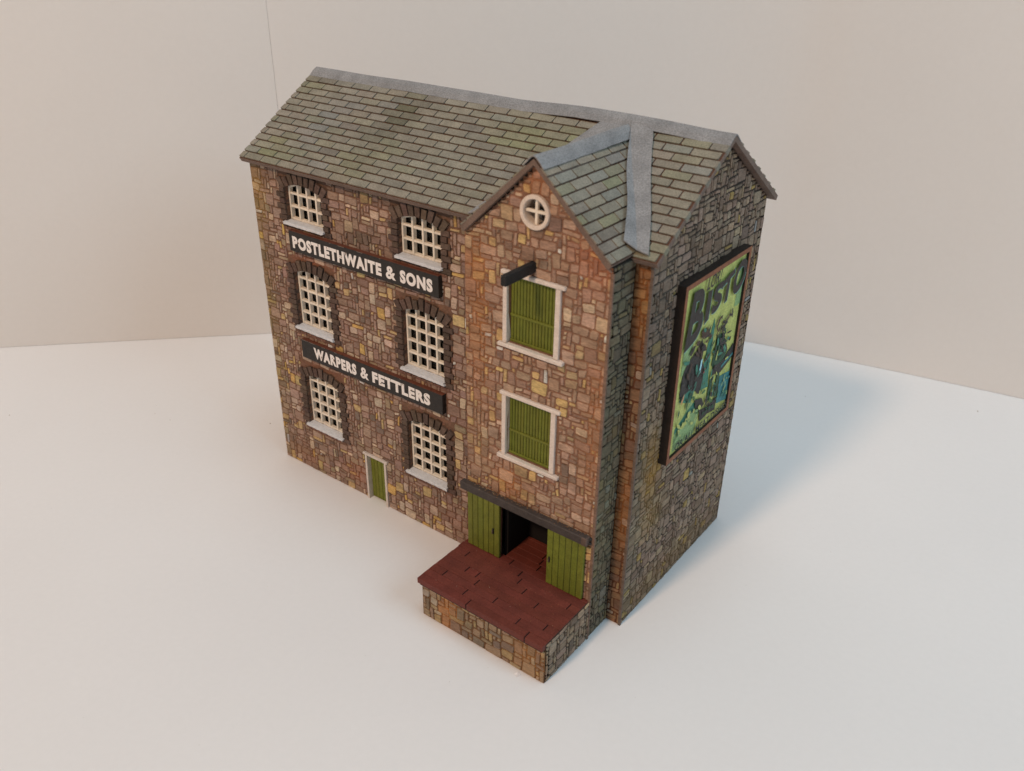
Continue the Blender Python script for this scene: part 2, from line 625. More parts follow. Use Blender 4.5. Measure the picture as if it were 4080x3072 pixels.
# doorway walls and added sheets near-black: interior shade put into their colour
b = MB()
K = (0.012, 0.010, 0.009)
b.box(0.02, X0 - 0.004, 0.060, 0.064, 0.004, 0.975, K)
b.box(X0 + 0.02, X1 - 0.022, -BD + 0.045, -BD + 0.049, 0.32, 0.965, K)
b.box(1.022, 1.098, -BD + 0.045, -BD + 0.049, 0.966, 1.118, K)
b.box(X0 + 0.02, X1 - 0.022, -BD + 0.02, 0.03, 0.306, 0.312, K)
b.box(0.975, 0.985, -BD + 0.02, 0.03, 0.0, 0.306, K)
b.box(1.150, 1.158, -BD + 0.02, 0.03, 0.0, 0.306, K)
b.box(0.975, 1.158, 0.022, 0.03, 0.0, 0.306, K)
link('interior_shade_lining', b, M_DARK, root)

# ---------------------------------------------------------------- arched windows
CREAM = (0.84, 0.76, 0.65)
WGREY = (0.66, 0.67, 0.70)


def window(x0, x1, zs, zt, rows, seed):
    rng = random.Random(seed)
    xm, w = (x0 + x1) / 2, x1 - x0
    R = (w * w / 4 + RISE * RISE) / (2 * RISE)
    zc = zt + RISE - R

    def arc(x, r=R):
        return zc + math.sqrt(max(0.0, r * r - (x - xm) ** 2))
    pitch = 0.0363
    g = MB()
    ya, yb = 0.0105, 0.0235
    t = 0.0031
    cols = 4
    for k in range(cols + 1):
        x = x0 + 0.003 + (w - 0.006) * k / cols
        a, b2 = max(x0 + 0.0004, x - t), min(x1 - 0.0004, x + t)
        g.bbox(a, b2, ya, yb, zs - 0.002, arc(x) - 0.003, 0.0007, vary(CREAM, rng, 0.05, 0.01))
    k = 0
    z = zs
    while z < zt + 0.006:
        for c in range(cols):
            xa = x0 + 0.003 + (w - 0.006) * c / cols + t - 0.0006
            xb = x0 + 0.003 + (w - 0.006) * (c + 1) / cols - t + 0.0006
            g.bbox(xa, xb, ya + 0.0012, yb - 0.0006, z - t, z + t, 0.0006, vary(CREAM, rng, 0.05, 0.01), jit=0.0004, rng=rng)
        k += 1
        z = zs + k * pitch
    n = 14
    for i in range(n):
        xa, xb = x0 + w * i / n + 0.0005, x0 + w * (i + 1) / n - 0.0005
        P = [(xa, arc(xa)), (xb, arc(xb)), (xb, arc(xb) - 0.0055), (xa, arc(xa) - 0.0055)]
        g.prism(P, lambda u, v, nn: (u, nn, v), ya + 0.0008, yb + 0.0008, CREAM)
    win = link('window', g, M_CREAM, root)
    # pane
    p = MB()
    p.prism([(x0 + 0.001, zs), (x1 - 0.001, zs), (x1 - 0.001, zt + 0.004), (xm, zt + RISE - 0.004), (x0 + 0.001, zt + 0.004)],
            lambda u, v, nn: (u, nn, v), 0.0262, 0.0268, (1, 1, 1))
    link('pane', p, M_GLASS, win)
    # sill: a painted strip with a ragged right end
    s = MB()
    n = 26
    xa, xb = x0 - 0.006, x1 + 0.004
    prof = [(0.0105, 0.0), (-0.0125, -0.0035), (-0.0140, -0.0050), (-0.0135, -0.0105), (-0.004, -0.0100), (0.0105, -0.0100)]
    vs, fs = [], []
    for i in range(n + 1):
        x = xa + (xb - xa) * i / n
        for (yy, zz) in prof:
            e = rng.uniform(-0.004, 0.004) if i in (n,) else 0.0
            e = rng.uniform(-0.002, 0.001) if i == 0 else e
            vs.append((x + e, yy + rng.uniform(-0.0006, 0.0006), zs - 0.002 + zz + rng.uniform(-0.0005, 0.0005)))
    m_ = len(prof)
    for i in range(n):
        for j in range(m_):
            fs.append((i * m_ + j, (i + 1) * m_ + j, (i + 1) * m_ + (j + 1) % m_, i * m_ + (j + 1) % m_))
    fs += [list(range(m_)), [n * m_ + j for j in range(m_)]]
    s.add(vs, fs, WGREY)
    link('sill', s, M_WHITE, win)
    # dark brick surround: quoins and a fan of voussoirs
    q = MB()
    DB = alb(84, 69, 61, k=1.2)

    def arcR(x):
        return zc + math.sqrt(max(0, (R + 0.001) ** 2 - (x - xm) ** 2))
    hgt = 0.0163
    z = zs - 0.021
    k = 0
    while z < zt - 0.002:
        zz = min(z + hgt, zt + 0.003)
        for side in (-1, 1):
            wd = 0.031 if (k + (side > 0)) % 2 else 0.021
            wd += rng.uniform(-0.002, 0.002)
            if side < 0:
                a, b2 = x0 - wd, x0 + (0 if z > zs - 0.006 else 0)
            else:
                a, b2 = x1, x1 + wd
            q.bbox(a, b2, -0.0055 - rng.uniform(0, 0.0015), 0.0195, z + 0.0009, zz - 0.0009, 0.0012,
                   vary(DB, rng, 0.2, 0.05), jit=0.0004, rng=rng)
        z += hgt
        k += 1
    # a course of plain bricks below the sill
    x = x0 - 0.02
    while x < x1 + 0.018:
        wd = rng.uniform(0.017, 0.026)
        q.bbox(x, min(x + wd, x1 + 0.02) - 0.0018, -0.0035, -0.0002, zs - 0.0305, zs - 0.0222, 0.0008,
               vary(alb(104, 76, 64), rng, 0.15), jit=0.0003, rng=rng)
        x += wd
    nv = 9
    half = math.asin((w / 2 + 0.010) / R)
    for i in range(nv):
        a0 = -half + 2 * half * i / nv
        a1 = -half + 2 * half * (i + 1) / nv
        g2 = 0.10 * (a1 - a0)
        r1 = R + (0.034 if i % 2 == 0 else 0.029) + rng.uniform(-0.002, 0.002)
        tilt = 0.05 * ((i + 0.5) / nv - 0.5)
        pts = [(xm + R * math.sin(a0 + g2), zc + R * math.cos(a0 + g2)), (xm + R * math.sin(a1 - g2), zc + R * math.cos(a1 - g2)),
               (xm + r1 * math.sin(a1 - g2 + tilt), zc + r1 * math.cos(a1 - g2 + tilt)),
               (xm + r1 * math.sin(a0 + g2 + tilt), zc + r1 * math.cos(a0 + g2 + tilt))]
        q.prism(pts, PF, -0.0195, 0.0058 + rng.uniform(0, 0.001), vary(DB, rng, 0.18, 0.05), inset=0.0009)
    link('brick_surround', q, M_BRICK, win)
    # dark backing of the spandrel inside the opening is covered by the voussoirs themselves
    return win


for i, wv in enumerate(WINS):
    window(*wv, seed=100 + i)

# ---------------------------------------------------------------- small ground door
rng = random.Random(5)
DOORW = alb(196, 186, 178, k=1.2)
GREEN = alb(99, 104, 36, k=1.25)
g = MB()
n = 5
for i in range(n):
    a = 0.393 + (0.4665 - 0.393) * i / n
    b2 = 0.393 + (0.4665 - 0.393) * (i + 1) / n
    g.bbox(a + 0.0005, b2 - 0.0005, 0.0095, 0.016, 0.002, 0.161, 0.0012, vary(GREEN, rng, 0.06, 0.03))
g.box(0.393, 0.4665, 0.0112, 0.0158, 0.002, 0.161, alb(52, 56, 18))
door = link('door', g, M_GREEN, root)
f = MB()
f.bbox(0.3858, 0.3938, -0.0065, 0.017, 0.0005, 0.161, 0.0008, DOORW)
f.bbox(0.4657, 0.4735, -0.0065, 0.017, 0.0005, 0.161, 0.0008, DOORW)
f.bbox(0.3795, 0.4805, -0.0085, 0.017, 0.1612, 0.1685, 0.0010, DOORW)
link('door_frame', f, M_WHITE, door)

# ---------------------------------------------------------------- hatches of the bay
def hatch(h, seed, shadowed):
    rng = random.Random(seed)
    x0, x1, z0, z1 = h
    y = -BD
    f = MB()
    WH = alb(205, 192, 182, k=1.2)
    f.bbox(x0 - 0.0115, x0, y - 0.0075, y + 0.0115, z0 - 0.001, z1, 0.0012, WH, jit=0.0004, rng=rng)
    f.bbox(x1, x1 + 0.0130, y - 0.0075, y + 0.0115, z0 - 0.001, z1, 0.0012, WH, jit=0.0004, rng=rng)
    f.bbox(x0 - 0.0175, x1 + 0.0250, y - 0.0100, y + 0.0115, z1 + 0.0003, z1 + 0.0100, 0.0022, WH, jit=0.0005, rng=rng)
    o = link('loading_hatch', f, M_WHITE, root)
    s = MB()
    s.bbox(x0 - 0.0230, x1 + 0.0275, y - 0.0120, y + 0.0112, z0 - 0.0115, z0 - 0.0013, 0.0018, WH, jit=0.0006, rng=rng)
    link('sill', s, M_WHITE, o)
    g = MB()
    n = 15
    for i in range(n):
        a, b2 = x0 + (x1 - x0) * i / n, x0 + (x1 - x0) * (i + 1) / n
        g.bbox(a + 0.0007, b2 - 0.0007, y + 0.0080, y + 0.0150, z0, z1, 0.0014, vary(GREEN, rng, 0.05, 0.03))
    g.box(x0 - 0.002, x1 + 0.002, y + 0.0102, y + 0.0165, z0 - 0.002, z1 + 0.002, alb(46, 50, 16))
    for zz in (z0 + 0.0665, z0 + 0.0035):
        g.bbox(x0 + 0.0005, x1 - 0.0005, y + 0.0052, y + 0.0095, zz - 0.0034, zz + 0.0034, 0.0012, vary(GREEN, rng, 0.04, 0.02))
    link('shutter', g, M_GREEN, o)
    return o


hatch(HATCH[0], 3, True)
hatch(HATCH[1], 4, False)

# ---------------------------------------------------------------- round window in the bay gable
cx, cz, ro = OCC
ri = 0.0282
r_ = MB()
n = 40
prof = [(ri, 0.030), (ri, -0.0072), (ri + 0.0012, -0.0084), (ro - 0.0014, -0.0084), (ro, -0.0070), (ro, 0.0008)]
vs, fs = [], []
for i in range(n):
    a = 2 * math.pi * i / n
    for (rr, dy) in prof:
        vs.append((cx + rr * math.cos(a), -BD + dy, cz + rr * math.sin(a)))
k = len(prof)
for i in range(n):
    for j in range(k - 1):
        fs.append((i * k + j, ((i + 1) % n) * k + j, ((i + 1) % n) * k + j + 1, i * k + j + 1))
r_.add(vs, fs, alb(206, 190, 176, k=1.2))
rw = link('round_window', r_, M_WHITE, root)
g = MB()
g.bbox(cx - 0.0032, cx + 0.0032, -BD + 0.0005, -BD + 0.0075, cz - ri + 0.0003, cz + ri - 0.0003, 0.0006, CREAM)
for sx in (-1, 1):
    g.bbox(min(cx + sx * 0.0028, cx + sx * (ri - 0.0003)), max(cx + sx * 0.0028, cx + sx * (ri - 0.0003)), -BD + 0.0011,
           -BD + 0.0069, cz - 0.0032, cz + 0.0032, 0.0006, CREAM)
link('glazing_bars', g, M_CREAM, rw)
g = MB()
g.prism([(cx + (ri + 0.001) * math.cos(2 * math.pi * i / 32), cz + (ri + 0.001) * math.sin(2 * math.pi * i / 32)) for i in range(32)],
        lambda u, v, nn: (u, -BD + nn, v), 0.0165, 0.0171, (1, 1, 1))
link('pane', g, M_GLASS, rw)

# ---------------------------------------------------------------- hoist beam
g = MB()
g.bbox(1.0510, 1.0655, -0.200, -BD + 0.004, 0.9425, 0.9660, 0.0016, (0.016, 0.015, 0.015))
link('hoist_beam', g, M_BLACK, root)


# ---------------------------------------------------------------- lettering
def text_mesh(body, offset=0.02, space=1.0):
    cu = bpy.data.curves.new('glyphs', 'FONT')
    cu.body = body
    cu.size = 1.0
    cu.offset = offset
    cu.space_character = space
    cu.resolution_u = 4
    o = bpy.data.objects.new('glyphs', cu)
    COL.objects.link(o)
    dg = bpy.context.evaluated_depsgraph_get()
    dg.update()
    me = bpy.data.meshes.new_from_object(o.evaluated_get(dg))
    vs = [(v.co.x, v.co.y) for v in me.vertices]
    fs = [list(p.vertices) for p in me.polygons]
    bpy.data.objects.remove(o)
    bpy.data.curves.remove(cu)
    bpy.data.meshes.remove(me)
    a, c = min(p[0] for p in vs), min(p[1] for p in vs)
    w, h = max(p[0] for p in vs) - a, max(p[1] for p in vs) - c
    return [((p[0] - a) / w, (p[1] - c) / h) for p in vs], fs


def put_text(mb, body, fn, col, mi=0, offset=0.02, space=1.0):
    vs, fs = text_mesh(body, offset, space)
    mb.add([fn(u, v) for u, v in vs], fs, col, mi)


def sign(x0, x1, z0, z1, words, zl, zh, label):
    rng = random.Random(len(label))
    g = MB()
    bk = (0.030, 0.026, 0.024)
    g.bbox(x0, x1, -0.0165, -0.001, z0, z1, 0.0008, bk)
    # worn pale slivers along the arrises
    for _ in range(9):
        xa = rng.uniform(x0, x1 - 0.03)
        zz = rng.choice((z0 + 0.0003, z1 - 0.0008))
        g.box(xa, xa + rng.uniform(0.004, 0.03), -0.01675, -0.0161, zz, zz + 0.0005, alb(140, 126, 116))
    top = alb(96, 56, 42)
    g.box(x0 + 0.001, x1 - 0.001, -0.0155, -0.001, z1 + 0.0002, z1 + 0.0008, top)
    o = link('sign_board', g, M_BLACK, root, label=label)
    tx = MB()
    for body, xa, xb in words:
        put_text(tx, body, lambda u, v: (xa + (xb - xa) * u, -0.0171, zl + (zh - zl) * v), (0.86, 0.81, 0.78),
                 offset=0.034 if body == '&' else 0.060, space=1.17)
    link('lettering', tx, M_LETTER, o, fix=False)


sign(0.157, 0.716, 0.763, 0.822, [('POSTLETHWAITE', 0.1715, 0.5190), ('&', 0.5345, 0.5700), ('SONS', 0.5850, 0.6965)],
     0.7735, 0.8095, 'upper black sign with longer white lettering')
sign(0.159, 0.718, 0.4255, 0.4845, [('WARPERS', 0.2130, 0.3920), ('&', 0.4080, 0.4410), ('FETTLERS', 0.4555, 0.6745)],
     0.4375, 0.4735, 'lower black sign with shorter white lettering')

# ---------------------------------------------------------------- sliding doors, door rail
def sliding(x0, x1, hx, hz, seed):
    rng = random.Random(seed)
    y = -BD
    g = MB()
    n = 6
    for i in range(n):
        a, b2 = x0 + (x1 - x0) * i / n, x0 + (x1 - x0) * (i + 1) / n
        g.bbox(a + 0.0006, b2 - 0.0006, y - 0.0125, y - 0.0045, DECK + 0.0015 + rng.uniform(0, 0.002), 0.303, 0.0012,
               vary(GREEN, rng, 0.06, 0.03))
    g.box(x0 + 0.001, x1 - 0.001, y - 0.0110, y - 0.0048, DECK + 0.004, 0.303, alb(46, 52, 14))
    o = link('sliding_door', g, M_GREEN, root)
    k = MB()
    kc = (0.015, 0.014, 0.013)
    k.bbox(hx - 0.0022, hx + 0.0022, y - 0.0132, y - 0.0120, hz - 0.009, hz + 0.009, 0.0004, kc)
    k.bbox(hx - 0.0012, hx + 0.0012, y - 0.0160, y - 0.0130, hz - 0.006, hz - 0.004, 0.0003, kc)
    k.bbox(hx - 0.0012, hx + 0.0012, y - 0.0160, y - 0.0130, hz + 0.004, hz + 0.006, 0.0003, kc)
    k.bbox(hx - 0.0014, hx + 0.0014, y - 0.0178, y - 0.0158, hz - 0.006, hz + 0.006, 0.0004, alb(84, 72, 60))
    link('handle', k, M_BLACK, o)
    return o


sliding(0.8745, 0.9800, 0.9605, 0.207, 7)
sliding(1.1285, 1.2365, 1.1375, 0.205, 8)
g = MB()
rc = alb(62, 55, 52, k=1.2)
g.bbox(0.8560, 1.2440, -BD - 0.0205, -BD - 0.0015, 0.301, 0.3250, 0.0022, rc)
g.bbox(1.2290, 1.2455, -BD - 0.0211, -BD - 0.0010, 0.3006, 0.3246, 0.0022, alb(84, 68, 60))
g.bbox(1.2430, 1.2505, -BD - 0.0100, -BD - 0.0015, 0.3022, 0.3080, 0.001, (0.03, 0.027, 0.025))
g.bbox(1.2430, 1.2505, -BD - 0.0100, -BD - 0.0015, 0.3150, 0.3210, 0.001, (0.03, 0.027, 0.025))
rail = link('door_rail', g, M_BLACK, root)
cr = MB()
rng = random.Random(77)


def crumb(mb, x, y, z, s, col):
    vs = [(x + s * rng.uniform(.5, 1), y, z), (x - s * rng.uniform(.5, 1), y, z), (x, y + s * rng.uniform(.5, 1), z),
          (x, y - s * rng.uniform(.5, 1), z), (x, y, z + s * rng.uniform(.5, 1)), (x, y, z - s * 0.6)]
    mb.add(vs, [(0, 2, 4), (2, 1, 4), (1, 3, 4), (3, 0, 4), (2, 0, 5), (1, 2, 5), (3, 1, 5), (0, 3, 5)], col)


for _ in range(150):
    c0 = rng.choice((0.95, 1.00, 1.06, 1.17, 1.19))
    x = min(max(rng.gauss(c0, 0.035), 0.90), 1.24)
    crumb(cr, x, -BD - 0.0045 - abs(rng.gauss(0, 0.006)), 0.3256, rng.uniform(0.0006, 0.0015),
          rng.choice((alb(168, 122, 70), alb(150, 100, 56), alb(190, 160, 120), alb(120, 88, 60))))
o = link('crumbs', cr, M_CRUMB, rail)
o['kind'] = 'stuff'

# ---------------------------------------------------------------- loading platform
mbp = MB()


def PPF(u, v, n):
    return (u, -BD - PD - n, v)


def PPL(u, v, n):
    return (X0 - n, -u, v)


stonewall('', PPF, X0, X1, 0.0, lambda u: 0.1035, (), (), PAL_PLAT, (100, 72, 48),
          [(0.95, 0.05, 0.025, 0.06, (176, 108, 40), 0.7), (1.2, 0.05, 0.05, 0.05, (172, 116, 50), 0.4)], seed=51, mb=mbp, cell=0.0128)
stonewall('', PBR, -BD - PD + 0.0022, -BD + 0.0010, 0.0, lambda u: 0.1215, (), (), PAL_GABLE[:4] + PAL_PLAT[:2], (66, 56, 46), (), seed=53, mb=mbp)
stonewall('', PPL, BD + 0.0022, BD + PD - 0.0022, 0.0, lambda u: 0.1035, (), (), PAL_PLAT, (92, 64, 42), (), seed=55, mb=mbp)
plat = link('loading_platform', mbp, M_STONE, root)
dk = MB()
RED = alb(94, 44, 35, k=1.3)
RDK = alb(26, 12, 10, k=1.0)
rng = random.Random(9)
yf, yb_ = -BD - PD - 0.0110, 0.021
ys = [yf + 0.0232 * i for i in range(14)]
joints = [(0.902, -0.147), (0.940, -0.175), (0.904, -0.231), (0.975, -0.197), (0.991, -0.258), (1.021, -0.284), (1.068, -0.230),
          (1.014, -0.085), (1.059, -0.114), (1.074, -0.140), (1.106, -0.172), (1.159, -0.198), (1.156, -0.256), (1.220, -0.227),
          (1.199, -0.285), (1.224, -0.138), (1.070, -0.030)]
for i, ya in enumerate(ys):
    ye = min(ya + 0.0232, yb_)
    if ye - ya < 0.003:
        continue
    xa, xb = X0 - 0.006, X1 - 0.001
    if ya > -BD - 0.012:
        xa, xb = 0.986, 1.149
    cuts = sorted([j[0] for j in joints if ya <= j[1] < ya + 0.0232 and xa < j[0] < xb])
    if not cuts:
        cuts = [xa + (xb - xa) * rng.uniform(0.3, 0.7)]
    xs = [xa] + cuts + [xb]
    for a, b2 in zip(xs, xs[1:]):
        s0 = 0.0015 if a != xa else rng.uniform(-0.0015, 0.001)
        dk.bbox(a + s0, b2 - (0.0015 if b2 != xb else 0.0), ya + 0.0004, ye - 0.0004, DECK - 0.016, DECK + rng.uniform(-0.0003, 0.0003),
                0.0005, vary(RED, rng, 0.09, 0.03))
dk.box(X0 + 0.001, X1 - 0.003, yf + 0.002, -BD - 0.001, DECK - 0.0195, DECK - 0.0022, RDK)
dk.box(0.987, 1.148, -BD - 0.001, 0.020, DECK - 0.0195, DECK - 0.0022, RDK)
deck = link('deck', dk, M_RED, plat)
cr = MB()
for _ in range(46):
    x, y = rng.uniform(0.88, 1.24), rng.uniform(-0.285, -0.11)
    crumb(cr, x, y, DECK + 0.0008, rng.uniform(0.0004, 0.0011), rng.choice((alb(170, 120, 80), alb(190, 170, 150), alb(140, 90, 60))))
o = link('crumbs', cr, M_CRUMB, plat)
o['kind'] = 'stuff'

# ---------------------------------------------------------------- roofs
SLATE_PAL = [((129, 121, 107), 38), ((124, 117, 105), 24), ((134, 126, 113), 16), ((126, 121, 102), 10), ((127, 124, 100), 5),
             ((125, 121, 112), 6), ((115, 108, 98), 6)]
SPL = pal(SLATE_PAL)


def slates(mb, P, u0, u1, s0, s1, rows, width, seed, shift=0.0, umax=None, blobs=(), k=1.12, n0=0.0, verge=False):
    rng = random.Random(seed)
    h = (s1 - s0) / rows
    bl = [(a, b, c, d, alb(*col, k=k), s) for a, b, c, d, col, s in blobs]
    for r in range(rows):
        sa, sb = s0 + r * h - 0.0006, s0 + (r + 1) * h - 0.0036
        off = ((r % 2) * 0.5 + shift) % 1.0
        u = u0 - width * off
        while u < u1:
            a, b2 = max(u, u0) + (0.0018 if u > u0 else 0), min(u + width, u1) - (0.0018 if u + width < u1 else 0)
            u += width
            if b2 - a < 0.006:
                continue
            a += rng.uniform(-0.0006, 0.0006)
            b2 += rng.uniform(-0.0006, 0.0006)
            c = 0.0022
            jb = rng.uniform(-0.0006, 0.0004)
            pts = [(a, sa), (b2, sa), (b2, sb - c), (b2 - c, sb + jb), (a + c, sb + jb), (a, sb - c)]
            if umax:
                if a > umax(sb) + 0.02 and a > umax(sa) + 0.02:
                    continue
                pts = [(min(uu, umax(ss) + 0.012), ss) for uu, ss in pts]
                if pts[1][0] - pts[0][0] < 0.002 and pts[3][0] - pts[4][0] < 0.002:
                    continue
            col = vary(alb(*rng.choice(SPL), k=k), rng, 0.06, 0.02)
            for (ba, bb, ru, rv, bc, s) in bl:
                d = (((a + b2) / 2 - ba) / ru) ** 2 + (((sa + sb) / 2 - bb) / rv) ** 2
                if d < 4:
                    col = mix(col, bc, s * math.exp(-d))
            lift = [0.0010, 0.0010, 0.0029, 0.0031, 0.0031, 0.0029]
            low = -0.0118 if verge and (b2 > u1 - 0.003 or a < u0 + 0.003) else -0.0012
            if low < -0.01:
                pts = [(uu + (0.0016 if uu > u1 - 0.006 else 0) - (0.0016 if uu < u0 + 0.006 else 0), ss) for uu, ss in pts]
            vs = [P(uu, ss, n0 + low) for uu, ss in pts] + [P(uu, ss, n0 + lf + rng.uniform(-0.0003, 0.0003)) for (uu, ss), lf in zip(pts, lift)]
            fs = [[0, 1, 2, 3, 4, 5][::-1], [6, 7, 8, 9, 10, 11]] + [(i, (i + 1) % 6, 6 + (i + 1) % 6, 6 + i) for i in range(6)]
            mb.add(vs, fs, col)


cm, sm = 1 / math.hypot(1, SL), SL / math.hypot(1, SL)
cb, sb_ = 1 / math.hypot(1, SB), SB / math.hypot(1, SB)
SLEN = (YR + EY) / cm
BLEN = ((X1 - X0) / 2 + BXO) / cb


def PMF(u, s, n):
    return (u, YR - s * cm - n * sm, HR - s * sm + n * cm)


def PMB(u, s, n):
    return (u, YR + s * cm + n * sm, HR - s * sm + n * cm)


def PBRR(u, s, n):
    return (XC + s * cb + n * sb_, u, ZBR - s * sb_ + n * cb)


def PBRL(u, s, n):
    return (XC - s * cb - n * sb_, u, ZBR - s * sb_ + n * cb)


def vroof(mb, Pa, Pb, u0, u1, slen, th, col):
    """folded roof card: two sloping slabs that share the ridge, as one closed shell"""
    vs = []
    for u in (u0, u1):
        top = Pa(u, 0, -0.0014)
        bot = Pa(u, 0, -0.0014 - th * 1.2)
        mid = lambda p, q: tuple((x + y) / 2 for x, y in zip(p, q))
        top = mid(Pa(u, 0, -0.0014), Pb(u, 0, -0.0014))
        bot = mid(Pa(u, 0, -0.0014 - th * 1.25), Pb(u, 0, -0.0014 - th * 1.25))
        vs += [Pa(u, slen, -0.0014), top, Pb(u, slen, -0.0014), Pb(u, slen, -0.0014 - th), bot, Pa(u, slen, -0.0014 - th)]
    fs = [(0, 1, 4, 5), (1, 2, 3, 4), (6, 11, 10, 7), (7, 10, 9, 8)]
    fs += [(0, 6, 7, 1), (1, 7, 8, 2), (2, 8, 9, 3), (3, 9, 10, 4), (4, 10, 11, 5), (5, 11, 6, 0)]
    mb.add(vs, fs, col)


WOOD = alb(112, 94, 84, k=1.1)
GROOVE = alb(84, 56, 42, k=1.1)
r = MB()
vroof(r, PMF, PMB, -OXL, L + OXR, SLEN, 0.0125, WOOD)
# groove skin under the slates
for P in (PMF, PMB):
    r.add([P(-OXL + 0.001, 0, -0.0009), P(L + OXR - 0.001, 0, -0.0009), P(L + OXR - 0.001, SLEN - 0.001, -0.0009), P(-OXL + 0.001, SLEN - 0.001, -0.0009)],
          [(0, 1, 2, 3)], GROOVE)
MOSS = [(0.42, 0.10, 0.035, 0.06, (86, 83, 60), 0.75), (0.43, 0.15, 0.045, 0.05, (84, 80, 68), 0.7), (0.39, 0.21, 0.05, 0.05, (92, 90, 74), 0.55),
        (0.40, 0.31, 0.06, 0.05, (114, 112, 78), 0.5), (0.92, 0.12, 0.12, 0.05, (124, 122, 86), 0.5), (0.78, 0.10, 0.06, 0.05, (126, 124, 92), 0.5),
        (0.03, 0.07, 0.05, 0.03, (124, 122, 90), 0.5), (0.18, 0.2, 0.05, 0.10, (122, 124, 124), 0.5), (0.10, 0.33, 0.08, 0.03, (112, 116, 78), 0.5),
        (0.65, 0.25, 0.2, 0.1, (128, 126, 110), 0.4)]
slates(r, PMF, -OXL, L + OXR, 0.034, SLEN, 14, 0.0685, 61, shift=0.215, blobs=MOSS, verge=True)
slates(r, PMB, -OXL, L + OXR, 0.040, SLEN, 14, 0.0685, 62, shift=0.215)
roof = link('roof', r, M_SLATE, root, label='main slate roof with mossy patches')


def ridge(P, Q, u0, u1, wa, wb, name, parent, seed, amp, col, dip=None, n=30, lift=0.007):
    """lead strip folded over a ridge, slightly wavy"""
    rng = random.Random(seed)
    g = MB()
    vs = []
    for i in range(n + 1):
        u = u0 + (u1 - u0) * i / n
        w = amp * (math.sin(u * 11 + seed) + 0.6 * math.sin(u * 23 + 2 * seed))
        d = dip(u) if dip else 0
        jw = rng.uniform(-0.0008, 0.0008)
        ring = [P(u, wa + jw, lift - 0.0015 + w), P(u, wa * 0.5, lift + 0.001 + w), P(u, 0.004, lift + 0.001 + w), None, Q(u, 0.004, lift + 0.001 + w), Q(u, wb, lift - 0.0015 + w)]
        tp = tuple((a + b) / 2 for a, b in zip(P(u, 0, lift + 0.0025 + w), Q(u, 0, lift + 0.0025 + w)))
        ring[3] = tp
        lo = [P(u, wa + jw, lift - 0.0035 + w), P(u, wa * 0.5, lift - 0.0012 + w), P(u, 0.004, lift - 0.0012 + w), None, Q(u, 0.004, lift - 0.0012 + w), Q(u, wb, lift - 0.0035 + w)]
        lo[3] = tuple((a + b) / 2 for a, b in zip(P(u, 0, lift - 0.001 + w), Q(u, 0, lift - 0.001 + w)))
        vs += [(p[0], p[1], p[2] + d) for p in ring] + [(p[0], p[1], p[2] + d) for p in lo]
    fs = []
    for i in range(n):
        a, b2 = i * 12, (i + 1) * 12
        for j in range(5):
            fs.append((a + j, a + j + 1, b2 + j + 1, b2 + j))
            fs.append((a + 6 + j, b2 + 6 + j, b2 + 6 + j + 1, a + 6 + j + 1))
        fs.append((a, b2, b2 + 6, a + 6))
        fs.append((a + 5, a + 11, b2 + 11, b2 + 5))
    for a in (0, n * 12):
        for j in range(5):
            fs.append((a + j, a + 6 + j, a + 7 + j, a + 1 + j))
    g.add(vs, fs, col)
    return link(name, g, M_LEAD, parent)


LEADC = alb(138, 136, 136, k=0.98)
ridge(PMF, PMB, -OXL - 0.001, L + OXR + 0.001, 0.0325, 0.0325, 'ridge_cap', roof, 3, 0.0008, LEADC,
      dip=lambda u: -0.004 + 0.006 * math.sin(min(1, max(0, (u - 0.75) / 0.5)) * math.pi), lift=0.0065)

br = MB()
YB0 = -BD - BYO
vroof(br, PBRR, PBRL, YB0, 0.255, BLEN, 0.0135, WOOD)


def valley(s):
    z = ZBR - s * sb_
    return YR - (HR - z) / SL


for P in (PBRR, PBRL):
    br.add([P(YB0 + 0.001, 0, -0.0009), P(valley(0), 0, -0.0009), P(valley(BLEN), BLEN - 0.001, -0.0009), P(YB0 + 0.001, BLEN - 0.001, -0.0009)],
           [(0, 1, 2, 3)], GROOVE)
slates(br, PBRR, YB0, 0.30, 0.026, BLEN, 10, 0.0640, 71, shift=0.2, umax=valley)
slates(br, PBRL, YB0, 0.30, 0.026, BLEN, 10, 0.0640, 72, shift=0.2, umax=valley)
broof = link('roof', br, M_SLATE, root, label='small slate roof over the projecting bay')
ridge(PBRR, PBRL, YB0 - 0.001, 0.262, 0.0315, 0.0315, 'ridge_cap', broof, 5, 0.0010, LEADC, n=16, lift=0.0065)


